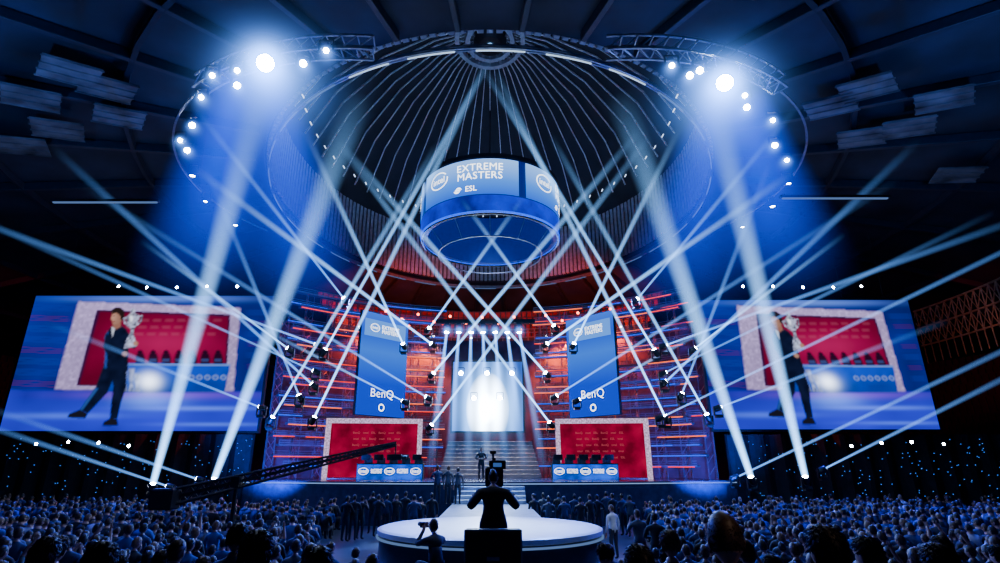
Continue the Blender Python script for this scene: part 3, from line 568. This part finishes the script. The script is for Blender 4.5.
# ---------------------------------------------------------------- people
def skin(joints,edges,sub):
    me=bpy.data.meshes.new('sk'); names=list(joints); ix={n:i for i,n in enumerate(names)}
    me.from_pydata([joints[n][0] for n in names],[(ix[a],ix[b]) for a,b in edges],[])
    o=bpy.data.objects.new('sk',me); COL.objects.link(o); md=o.modifiers.new('s','SKIN'); md.use_smooth_shade=True
    for i,n in enumerate(names): r=joints[n][1]; me.skin_vertices[0].data[i].radius=(r,r)
    if sub: m2=o.modifiers.new('u','SUBSURF'); m2.levels=sub; m2.render_levels=sub
    dg=bpy.context.evaluated_depsgraph_get(); r=bpy.data.meshes.new_from_object(o.evaluated_get(dg)); bpy.data.objects.remove(o); return r
EYE=mat('eye_dark',(.02,.02,.02),.2); MOUTH=mat('lips',(.3,.08,.07),.5)
def person_mesh(pose,sub=1,short=False,bald=False,fingers=True,headtilt=0,tufts=0,tl=1.0):
    rnd=random.Random(3)
    J={}; E=[]
    for n,(c,r) in pose.items(): J[n]=(Vector(c),r)
    for a,b in [('pelvis','spine'),('spine','chest'),('chest','upper'),('upper','neck'),('neck','hb')]: E.append((a,b))
    for s in 'LR':
        E+=[('upper','sh'+s),('sh'+s,'el'+s),('el'+s,'wr'+s),('wr'+s,'ha'+s),('pelvis','hip'+s),('hip'+s,'kn'+s),('kn'+s,'an'+s),('an'+s,'to'+s)]
        if fingers:
            w=J['wr'+s][0]; h=J['ha'+s][0]; d=(h-w).normalized(); side=d.cross(Vector((0,1,0.3))).normalized(); sg=1 if s=='L' else -1
            nrm=d.cross(side)
            for k,(off,l) in enumerate(((-.03,.075),(-.01,.088),(.011,.082),(.03,.065))):
                a=h+d*.03+side*off; b=a+d*l*.55+nrm*.008; c=b+d*l*.45+nrm*.022
                J['f%d%sa'%(k,s)]=(a,.010);J['f%d%sb'%(k,s)]=(b,.009);J['f%d%sc'%(k,s)]=(c,.008)
                E+=[('ha'+s,'f%d%sa'%(k,s)),('f%d%sa'%(k,s),'f%d%sb'%(k,s)),('f%d%sb'%(k,s),'f%d%sc'%(k,s))]
            a=h-d*.02+side*sg*.045; b=a+d*.04+side*sg*.015+nrm*.01
            J['t%sa'%s]=(a,.012);J['t%sb'%s]=(b,.010); E+=[('ha'+s,'t%sa'%s),('t%sa'%s,'t%sb'%s)]
    me=skin(J,E,sub)
    def mi(a,b):
        k=b[:2]
        if k in('ha',) or b[0] in 'ft' and b[:2]!='to': return 0
        if k=='wr': return 0 if short else 2
        if b in('neck','hb'): return 0 if b=='hb' else 2
        if k in('hi','kn','an'): return 3
        if k=='to': return 4
        return 2
    segs=[(J[a][0],J[b][0],mi(a,b)) for a,b in E]
    bm=bmesh.new(); bm.from_mesh(me); bpy.data.meshes.remove(me)
    for f in bm.faces:
        c=f.calc_center_median(); best=9;m=2
        for a,b,k in segs:
            ab=b-a; t=max(0,min(1,(c-a).dot(ab)/max(1e-9,ab.length_squared))); dd=(c-a-ab*t).length
            if dd<best: best=dd;m=k
        f.material_index=m; f.smooth=True
    nk=J['neck'][0]; hb=J['hb'][0]; up=(hb-nk).normalized(); hc=hb+up*.095
    q=Vector((0,0,1)).rotation_difference(up).to_matrix().to_4x4(); HM=Matrix.Translation(hc)@q@Matrix.Rotation(headtilt,4,'Z')
    r=bmesh.ops.create_uvsphere(bm,u_segments=(24 if sub>1 else 14) if sub else 8,v_segments=(16 if sub>1 else 10) if sub else 6,radius=1)
    vs=r['verts']; fs=set(f for v in vs for f in v.link_faces); hairv=set()
    for f in fs:
        c=f.calc_center_median(); f.smooth=True
        hr=(not bald) and (c.z>.5 or (c.y<-.05 and c.z>-.45) or (c.y<.35 and c.z>.1))
        f.material_index=1 if hr else 0
        if hr: hairv|=set(f.verts)
    for v in vs:
        x,y,z=v.co
        k=(1.1+rnd.uniform(-.035,.06)*tl) if v in hairv else 1.0
        jaw=1-.28*max(0,-z)*(1 if y>-.3 else .6)
        if y>.9 and -.35<z<.1: y+=.22*(1-abs(z+.15)/.3)
        v.co=HM@Vector((x*.078*k*jaw,y*.097*k,z*.122*k))
    for k in range(tufts):
        z=rnd.uniform(-.4,1); a=rnd.uniform(0,2*pi); rr=math.sqrt(max(0,1-z*z)); x,y=rr*math.cos(a),rr*math.sin(a)
        if not(z>.5 or y<-.05 or (y<.35 and z>.1)): continue
        p=Vector((x*.083,y*.103,z*.128)); nn=Vector((x,y,z)).normalized(); fl=(Vector((0,-.3,-1))-nn*nn.dot(Vector((0,-.3,-1))))+Vector((rnd.uniform(-.5,.5),rnd.uniform(-.5,.5),0)); fl=fl.normalized() if fl.length>.01 else Vector((1,0,0))
        sd=nn.cross(fl)*.006; tip=p+fl*rnd.uniform(.02,.04)*tl+nn*rnd.uniform(.006,.016)*tl
        v4=[bm.verts.new(HM@w_) for w_ in (p+sd,p-sd,p+nn*.010*tl,tip)]
        for tri in ((0,1,3),(1,2,3),(2,0,3)):
            f=bm.faces.new([v4[i_] for i_ in tri]); f.material_index=1; f.smooth=True
    for sx in (-1,1):
        for loc,sc,m in (((.078*sx,-.005,-.01),(.012,.022,.034),0),((.030*sx,.086,.012),(.013,.008,.009),5)):
            r=bmesh.ops.create_uvsphere(bm,u_segments=6,v_segments=5,radius=1,matrix=HM@Matrix.Translation(loc)@Matrix.Diagonal(sc+(1,)))
            for f in set(f for v in r['verts'] for f in v.link_faces): f.material_index=m; f.smooth=True
    r=bmesh.ops.create_uvsphere(bm,u_segments=6,v_segments=5,radius=1,matrix=HM@Matrix.Translation((0,.083,-.062))@Matrix.Diagonal((.024,.008,.006,1)))
    for f in set(f for v in r['verts'] for f in v.link_faces): f.material_index=6
    out=bpy.data.meshes.new('person'); bm.to_mesh(out); bm.free(); return out
def mir(d,pairs):
    for n,(c,r) in pairs.items(): d[n+'L']=((-c[0],c[1],c[2]),r); d[n+'R']=((c[0],c[1],c[2]),r)
    return d
def trunk(z,lean=0):
    return {'pelvis':((0,0,z),.15),'spine':((0,lean*.3,z+.17),.14),'chest':((0,lean*.7,z+.36),.165),'upper':((0,lean,z+.47),.12),'neck':((0,lean*1.05,z+.57),.06),'hb':((0,lean*1.1+.01,z+.63),.055)}
LEGS_S={'hip':((.10,.02,.52),.10),'kn':((.13,.44,.53),.075),'an':((.12,.42,.09),.045),'to':((.13,.58,.05),.042)}
LEGS_U={'hip':((.10,0,.90),.10),'kn':((.11,.02,.50),.068),'an':((.11,-.03,.09),.046),'to':((.13,.14,.05),.042)}
def seated(arms,lean): d=trunk(.53,lean); mir(d,LEGS_S); mir(d,arms); return d
def upright(arms,lean=0): d=trunk(.95,lean); mir(d,LEGS_U); mir(d,arms); return d
seat_a=seated({'sh':((.20,-.01,.99),.07),'el':((.27,.02,.72),.05),'wr':((.17,.25,.64),.034),'ha':((.13,.33,.63),.032)},-.03)
seat_b=seated({'sh':((.20,.03,1.0),.07),'el':((.25,.22,.82),.05),'wr':((.08,.33,1.02),.034),'ha':((.05,.35,1.10),.032)},.02)
seat_c=seated({'sh':((.20,.12,.97),.07),'el':((.25,.28,.72),.05),'wr':((.10,.44,.66),.034),'ha':((.06,.52,.66),.032)},.12)
seat_d=seated({'sh':((.20,-.02,1.02),.07),'el':((.33,.12,1.20),.05),'wr':((.22,.18,1.45),.034),'ha':((.19,.2,1.54),.032)},-.02)
stand_a=upright({'sh':((.20,0,1.42),.07),'el':((.27,-.02,1.13),.05),'wr':((.27,.07,.89),.034),'ha':((.26,.10,.80),.032)})
stand_b=upright({'sh':((.20,.02,1.42),.07),'el':((.27,.17,1.22),.05),'wr':((.12,.30,1.45),.034),'ha':((.08,.31,1.53),.032)},.02)
stand_c=upright({'sh':((.20,.0,1.42),.07),'el':((.30,.10,1.18),.05),'wr':((.12,.30,1.16),.034),'ha':((.06,.34,1.17),.032)},.02)
oper=upright({'sh':((.23,.0,1.41),.10),'el':((.41,.06,1.18),.075),'wr':((.38,.34,1.30),.045),'ha':((.35,.42,1.34),.036)},.03)
oper['chest']=((0,.02,1.31),.20); oper['spine']=((0,.01,1.12),.18); oper['pelvis']=((0,0,.95),.17); oper['upper']=((0,.03,1.42),.15)
for k in ('hipL','knL','anL','toL'): oper[k]=((oper[k][0][0]-.06,)+oper[k][0][1:],oper[k][1]*1.15)
for k in ('hipR','knR','anR','toR'): oper[k]=((oper[k][0][0]+.06,)+oper[k][0][1:],oper[k][1]*1.15)
crouch=trunk(.42,.10); mir(crouch,{'hip':((.11,.02,.40),.10),'kn':((.2,.42,.48),.075),'an':((.17,.10,.09),.046),'to':((.2,.25,.05),.042),'sh':((.2,.1,.89),.07),'el':((.26,.36,.80),.05),'wr':((.10,.42,1.02),.034),'ha':((.06,.44,1.09),.032)})
skins=[mat('skin_light',(.42,.26,.20),.5),mat('skin_tan',(.30,.18,.13),.5)]
hairs=[('black-haired',mat('hair_black',(.012,.010,.010),.5)),('brown-haired',mat('hair_brown',(.05,.027,.015),.5)),('fair-haired',mat('hair_fair',(.20,.13,.07),.5))]
tops=[('black top',mat('top_black',(.012,.013,.018),.8)),('navy top',mat('top_navy',(.018,.03,.12),.8)),('grey top',mat('top_grey',(.07,.08,.11),.8)),('white top',mat('top_white',(.5,.52,.56),.8)),('blue top',mat('top_blue',(.015,.05,.28),.8))]
TRO=mat('trousers',(.02,.022,.04),.8); SHO=mat('shoes',(.015,.015,.015),.5)
poses={'seat_a':(seat_a,0),'seat_b':(seat_b,.3),'seat_c':(seat_c,-.3),'seat_d':(seat_d,.1),'stand_a':(stand_a,.4),'stand_b':(stand_b,0),'stand_c':(stand_c,-.2),'oper':(oper,0),'crouch':(crouch,0)}
PM={k:person_mesh(p,1,short=(k in('seat_b','stand_b','seat_d')),headtilt=h,tufts=60) for k,(p,h) in poses.items()}
PM['cropped']=person_mesh(seat_a,2,tufts=1400,tl=.35,headtilt=-.35)
PM['near_a']=person_mesh(seat_a,2,tufts=900); PM['near_c']=person_mesh(seat_c,2,tufts=900,headtilt=.3)
VAR={}
def pmesh(pose,hi,ti,si=0):
    k=(pose,hi,ti,si)
    if k not in VAR:
        me=PM[pose].copy(); idx=[p.material_index for p in me.polygons]; me.materials.clear()
        for m in (skins[si],hairs[hi][1],tops[ti][1],TRO,SHO,EYE,MOUTH): me.materials.append(m)
        me.polygons.foreach_set('material_index',idx); VAR[k]=me
    return VAR[k]
def person(pose,loc,rz,hi,ti,label,group=None,sc=1,si=0):
    o=put('person',pmesh(pose,hi,ti,si)); o.location=loc; o.rotation_euler=(0,0,rz); o.scale=(sc,sc,sc); tag(o,label,'person',group); return o
wt=lambda:random.choices(range(5),[6,4,2.0,.7,2.5])[0]
wh=lambda:random.choices(range(3),[5,4,1])[0]
ws=lambda:random.choices(['seat_a','seat_b','seat_c','seat_d'],[7,2,3,.8])[0]
NP=0
RZ=[(8.2,.42,'third'),(6.4,.85,'second')]
tag(MB().box((0,8.3,.19),(40,1.9,.38)).box((0,6.4,.4),(40,1.9,.8)).box((0,3.3,.65),(40,4.2,1.3)).build('seating_riser',DARK),'dark stepped seating riser under the nearest spectators','riser')
random.seed(21)
for Y,z,n in RZ:
    for s,side in ((-1,'left'),(1,'right')):
        x=1.6 if Y>7 else 1.9; k=0
        while x<Y*.9+.4:
            k+=1
            if random.random()>.08:
                hi,ti=wh(),wt(); person(random.choice(['near_a','near_c','seat_a','seat_b']),(s*x,Y+random.uniform(-.1,.1),z),random.uniform(-.15,.15),hi,ti,'%s spectator in %s, %s riser row from camera, %s %s of centre'%(hairs[hi][0],tops[ti][0],n,ordn(k),side),'spectators on the near riser',random.uniform(.96,1.14),random.randrange(2)); NP+=1
            x+=random.uniform(.60,.82)
def near(px,py,Y,pose,hi,ti,label,rz=0):
    global NP; NP+=1
    p=atY(px,py,Y); o=person(pose,(p.x,p.y,p.z-1.375),rz,hi,ti,label,None,1,0 if pose=='cropped' else 1); return p
nb=near(721,513,3.0,'cropped',1,0,'man with cropped brown hair close to camera at lower right foreground',.15)
near(822,527,3.2,'near_a',0,0,'large black-haired head close to camera at lower right',.1)
near(246,534,3.4,'near_c',1,4,'brown-haired spectator in blue close to camera at lower left')
near(935,545,3.6,'near_a',1,0,'brown-haired spectator in black top close to camera at far lower right')
near(105,543,3.7,'near_a',0,1,'black-haired spectator in navy top close to camera at far lower left')
near(645,549,3.9,'near_c',0,0,'black-haired head at bottom edge left of the cropped-haired man')
near(320,548,4.0,'near_a',0,0,'black-haired head at bottom edge right of the blue-topped spectator')
near(30,540,4.3,'near_c',1,0,'brown-haired spectator in black top at the lower left corner')
near(880,540,4.4,'near_c',0,2,'black-haired spectator in grey top between two large heads at lower right')
random.seed(31)
def stand_p(px,Y,pose,hi,ti,label,rz=0,z=0,grp=None):
    global NP; NP+=1; X=(px-490)/F*(Y*Cc+(1-CAMZ)*S); return person(pose,(X,Y,z),rz,hi,ti,label,grp,random.uniform(.96,1.03),random.randrange(2))
sp_=stand_p(613,20.5,'stand_a',1,3,'standing man in white top right of the round stage',.5)
stand_p(640,17,'stand_b',1,2,'standing person in grey top holding both hands up right of round stage',.2)
stand_p(657,16,'stand_c',0,0,'standing person in black top second right of the round stage',-.3)
stand_p(481,33.5,'stand_c',0,0,'presenter in black standing on stage before the bright screen',pi,SZ)
for i in range(14):
    stand_p(345+i*8.5+random.uniform(-2,2),random.uniform(24.5,28.5) if i<11 else 29,random.choice(['stand_a','stand_b','stand_c']),wh(),random.choice([0,0,1,2]),'dark standing onlooker before the stage, %s from left of the catwalk group'%ordn(i+1),random.uniform(-.5,.5),0 if i<11 else 1.2,'onlookers left of the catwalk')
for i in range(13):
    stand_p(534+i*8+random.uniform(-2,2),random.uniform(24.5,28.5),random.choice(['stand_a','stand_b','stand_c']),wh(),random.choice([0,0,1,2]),'dark standing onlooker before the stage, %s to the right of the catwalk'%ordn(i+1),random.uniform(-.5,.5),0,'onlookers right of the catwalk')
OZ2=1.1
tag(MB().box((.06,10.95,.55),(1.9,2.6,1.1)).build('camera_riser',BLK),'black riser under the camera operator','riser')
op=person('oper',(.06,10.4,OZ2),0,0,0,'camera operator in black working a broadcast camera on the riser',None,1.02); NP+=1
hs=MB().lathe([(.088,-.012),(.102,-.012),(.102,.012),(.088,.012)],(0,0,0),16,-pi/2,pi/2,0,True).build('headset',BLK,op); hs.rotation_euler=(pi/2,0,0); hs.location=(0,.045,1.69)
t=thing('broadcast_camera',(.08,11.15,OZ2),'large black broadcast camera on tripod before the operator','camera')
MB().box((0,.15,1.70),(.34,.66,.36)).build('camera_body',BLK,t); ln=MB().lathe([(0,0),(.11,0),(.12,.1),(.12,.45),(.16,.5),(.16,.62)],(0,0,0),14).build('lens',BLK,t,True)
ln.rotation_euler=(-pi/2,0,0); ln.location=(0,.45,1.70)
v=MB().box((.06,-.08,1.92),(.32,.12,.16)).build('viewfinder',BLK,t); MB().box((.06,-.145,1.92),(.16,.01,.07)).build('display',emit('finder',(.1,.3,1),.35),v)
MB().box((0,.05,2.02),(.06,.3,.05)).build('top_handle',BLK,t); MB().tube((-.02,0,2.0),(-.02,0,2.13),.02).box((-.02,0,2.15),(.12,.06,.06)).build('tally_lamp',BLK,t)
MB().lathe([(0,1.34),(.1,1.34),(.13,1.4),(.1,1.52),(0,1.52)],(0,0,0),12).build('fluid_head',BLK,t)
for q in (-1,1): MB().tube((q*.08,.0,1.47),(q*.35,-.36,1.36),.016).build('pan_handle',BLK,t)
for k in range(3):
    a=pi/2+k*2*pi/3; MB().tube((.06*math.cos(a),.06*math.sin(a),1.36),(.45*math.cos(a),.45*math.sin(a),0),.03,.022).build('leg',BLK,t)
t=thing('flight_case',(.05,9.85,OZ2),'black flight case with metal edges behind the camera operator','case')
MB().box((0,0,.46),(.92,.3,.92)).build('body',BLK,t); b=MB()
for q in (-1,1): b.box((q*.455,-.145,.46),(.025,.025,.92))
b.box((0,-.145,.915),(.92,.025,.025)); b.build('edge_trim',STEEL,t); MB().box((0,-.16,.5),(.2,.03,.06)).build('latch',STEEL,t)
p=atY(437,531,11.6)
pc=person('crouch',(p.x,11.6,.75),.55,1,2,'crouching photographer in grey top left of the camera operator'); NP+=1
tag(MB().box((p.x,11.65,.375),(.8,.9,.75)).build('equipment_box',BLK),'black equipment box under the crouching photographer','box')
t=thing('photo_camera',(p.x-.30,12.04,1.83),'small black photo camera held by the crouching photographer','camera',None,.55)
MB().box((0,0,.05),(.15,.07,.11)).build('body',BLK,t); MB().tube((0,.03,.05),(0,.22,.05),.045).build('lens',BLK,t)
A=atY(165,499,21); B=atY(396,444,25); piv=A.lerp(B,.27)
t=thing('camera_crane',(piv.x,piv.y,0),'long black camera crane boom reaching over the left crowd to the stage','camera crane')
o0=Vector((piv.x,piv.y,0)); b=MB(); a_,b_=A-o0,B-o0
up=Vector((0,0,1))
for w in (-.16,.16): b.tube(a_+up*.27+Vector((0,w,0)),b_+up*.08+Vector((0,w*.4,0)),.06,.035,6).tube(a_-up*.27+Vector((0,w,0)),b_-up*.08+Vector((0,w*.4,0)),.06,.035,6)
b.bar(a_-up*.0,b_,.06,.12)
for k in range(24):
    u=k/24;u2=(k+1)/24; h=.27-.19*u; h2=.27-.19*u2; b.tube(a_.lerp(b_,u)+up*h,a_.lerp(b_,u2)-up*h2,.035,n=5); b.tube(a_.lerp(b_,u)-up*h,a_.lerp(b_,u2)+up*h2,.035,n=5)
b.build('boom',BLK,t)
MB().box(a_,(.8,.6,.7)).build('counterweight',BLK,t); MB().tube((0,0,.9),(0,0,piv.z),.09,.07).box((0,0,piv.z),(.3,.4,.4)).build('pivot_post',BLK,t)
for k in range(3):
    an=k*2*pi/3; MB().tube((0,0,1.0),(.8*math.cos(an),.8*math.sin(an),.03),.05).build('leg',BLK,t)
c=MB().tube(b_,b_-up*.5,.03).box(b_-up*.55+Vector((.05,0,0)),(.45,.25,.25)).build('remote_camera',BLK,t)
MB().tube(b_-up*.55+Vector((.25,0,0)),b_-up*.55+Vector((.5,0,0)),.08).build('lens',BLK,c)
random.seed(77)
cand=[]
def inner(Y): return 2.4+max(0,min(1,(Y-12.5)/2.5))*(2.5)+max(0,Y-15)*.20
Y=10.3; r=0
while Y<36.5:
    r+=1
    for s,side in ((-1,'left'),(1,'right')):
        x=inner(Y); k=0
        while x<Y*.90+1.5:
            k+=1
            if abs(x)>12.6 and Y>32.6: break
            if random.random()>.08 and not (s<0 and 21<Y<25.2 and x<10.5): cand.append((math.hypot(x,Y),s*x+random.uniform(-.08,.08),Y+random.uniform(-.2,.2),r,k,side))
            x+=.62
    Y+=.9 if Y<20 else 1.1
cand=[c for c in cand if not (abs(c[1])<14.6 and c[2]>30.2)]
cand.sort()
LIM=300-NP
chair=MB().box((0,0,.44),(.44,.42,.05)).box((0,-.22,.72),(.44,.04,.40))
for sx in (-1,1):
    for sy in (-1,1): chair.tube((sx*.2,sy*.19,0),(sx*.2,sy*.19,.44),.014,n=5)
    chair.tube((sx*.2,-.22,.44),(sx*.2,-.22,.6),.014,n=5)
chm=chair.mesh('stacking_chair',DARK)
low=[person_mesh(p,0,fingers=False) for p in (seat_a,seat_c,seat_b)]
lowd=[([v.co.copy() for v in m.vertices],[tuple(p.vertices) for p in m.polygons],[p.material_index for p in m.polygons]) for m in low]
crowd=MB(); crowd_m=[skins[0],TRO,SHO]+[h[1] for h in hairs]+[q[1] for q in tops]
for i,(dd,x,y,r,k,side) in enumerate(cand):
    hi,ti=wh(),wt(); sc=random.uniform(.90,1.14); rz=random.uniform(-.3,.3)+math.atan2(x*.25,20)
    if i<LIM:
        person(ws(),(x,y,0),rz,hi,ti,'%s spectator in %s, %s block, %s row from camera, %s seat from aisle'%(hairs[hi][0],tops[ti][0],side,ordn(r),ordn(k)),'seated spectators in the %s floor block'%side,sc,random.randrange(2))
        if i<60:
            o=put('stacking_chair',chm); o.location=(x,y-.03,0); o.rotation_euler=(0,0,rz); tag(o,'dark chair under spectator, %s block, %s row from camera, %s from aisle'%(side,ordn(r),ordn(k)),'chair','occupied floor chairs')
    else:
        vs,fs,ms=lowd[random.choices(range(3),[6,3,1])[0]]; M=Matrix.Translation((x,y,0))@Matrix.Rotation(rz,4,'Z')@Matrix.Scale(sc,4); o=len(crowd.v)
        crowd.v+=[tuple(M@v) for v in vs]; crowd.f+=[tuple(q+o for q in f) for f in fs]
        mp={0:0,1:3+hi,2:6+ti,3:1,4:2,5:3,6:0}; crowd.m+=[mp[q] for q in ms]
tag(crowd.build('seated_crowd',crowd_m,None,True),'distant mass of seated spectators filling the floor toward the stage','crowd',None,'stuff')
cp=[('seat',MB().box((0,0,.44),(.44,.42,.05)).mesh('seat',tops[2][1])),('backrest',MB().box((0,-.22,.72),(.44,.04,.40)).mesh('backrest',tops[2][1]))]
lg=MB().tube((0,0,0),(0,0,.44),.016,n=6).mesh('leg',STEEL)
for rr in range(3):
    for k in range(5):
        t=thing('folding_chair',(-7.6-.62*k,22.2+rr*1.1,0),'empty grey chair left of the round stage, row %s, %s from aisle'%(('one','two','three')[rr],ordn(k+1)),'chair','empty chairs by the left aisle')
        for nm,me in cp: put(nm,me,t)
        for sx in (-1,1):
            for sy in (-1,1): put('leg',lg,t,(sx*.2,sy*.19,0))
# ---------------------------------------------------------------- added lights: wash, rim and accents, no fixtures modelled
def spot(loc,tgt,col,W,ang,rad_=.25,blend=.6):
    l=bpy.data.lights.new('spot','SPOT'); l.color=col; l.energy=W; l.spot_size=rad(ang); l.spot_blend=blend; l.shadow_soft_size=rad_
    o=bpy.data.objects.new('added_spot',l); COL.objects.link(o); o.location=loc; o.rotation_euler=(Vector(tgt)-Vector(loc)).to_track_quat('-Z','Y').to_euler(); return o
for s in (-1,1):
    spot((s*16,14,17.5),(s*12,20,0),(.02,.03,1),1800,100)
    spot((s*20,34.5,15.5),(s*14,16,0),(.03,.05,1),42000 if s>0 else 26000,95)
    spot((s*6,41,15),(s*5,14,1),(.10,.25,1),22000,80)
    spot((s*18,15,12),(s*26,20,20),(.10,.22,.80),4500,100)  # up-light added for the ceiling panels
    spot((s*9,28,12),(s*13,22,22),(.01,.08,1),3500,90)
    spot((s*12,29,2.6),(s*12,42,7.5),(.02,.10,1),18000,80)
    spot((s*15.3,40.9,14.5),(s*14.3,40.6,3),(1,.07,.01),13000,110)  # red light added behind the set beams
    spot((s*5.4,44.9,13.2),(s*5.8,44.6,3),(1,.10,.02),13000,110)
    spot((s*9.8,43.6,14),(s*9.6,43.0,3),(1,.08,.02),9000,110)
    spot((s*9,47,14.5),(s*11,60,17.5),(1,.09,.03),13000,90)
    spot((s*38,36,17),(s*43,52,10),(1,.05,.03),1500,80)
    spot((s*7,34.5,5.6),(s*7.5,38.5,3),(1,.3,.3),120,80)
spot((29,33,11),(34.5,40,13.4),(1,.32,.10),420,60)
spot((0,26,18),(0,RY-.1,1.2),(.55,.76,1),42000,22,.2,1.0)
spot((0,14,18),(0,RY,1.2),(.02,.15,1),5000,30,.2,.5)
spot((0,31,16),(0,26,1),(.5,.72,1),16000,36,.2,.5)
spot((0,30,16),(0,36,2),(.15,.4,1),12000,60)
spot((0,36,14.5),(0,40.5,3),(1,.82,.62),16000,36)  # warm light added on the back steps
spot((0,40,20.8),(0,40,39),(.30,.50,1),5600,165,.4)  # up-light added for the dome ribs
spot((0,30,12),(0,58,26),(.4,.52,.85),9000,42,.3,.9)
spot((6.5,14,9),(4.4,20.5,1.2),(.7,.85,1),1200,16,.1,.8)
spot((nb.x+1.6,nb.y-1.5,5.2),(nb.x,nb.y,2.75),(1,.62,.42),55,30,.1,.8)  # warm fill added for the near head
w=bpy.data.worlds.new('World'); SC.world=w; w.use_nodes=True; w.node_tree.nodes['Background'].inputs[0].default_value=(.0005,.005,.06,1); w.node_tree.nodes['Background'].inputs[1].default_value=.25
cam=bpy.data.cameras.new('Camera'); co=bpy.data.objects.new('Camera',cam); COL.objects.link(co); co.location=(0,0,CAMZ); co.rotation_euler=(pi/2+TH,0,0)
cam.sensor_width=36; cam.lens=F*36/1000; cam.shift_x=.01; cam.clip_end=300; SC.camera=co
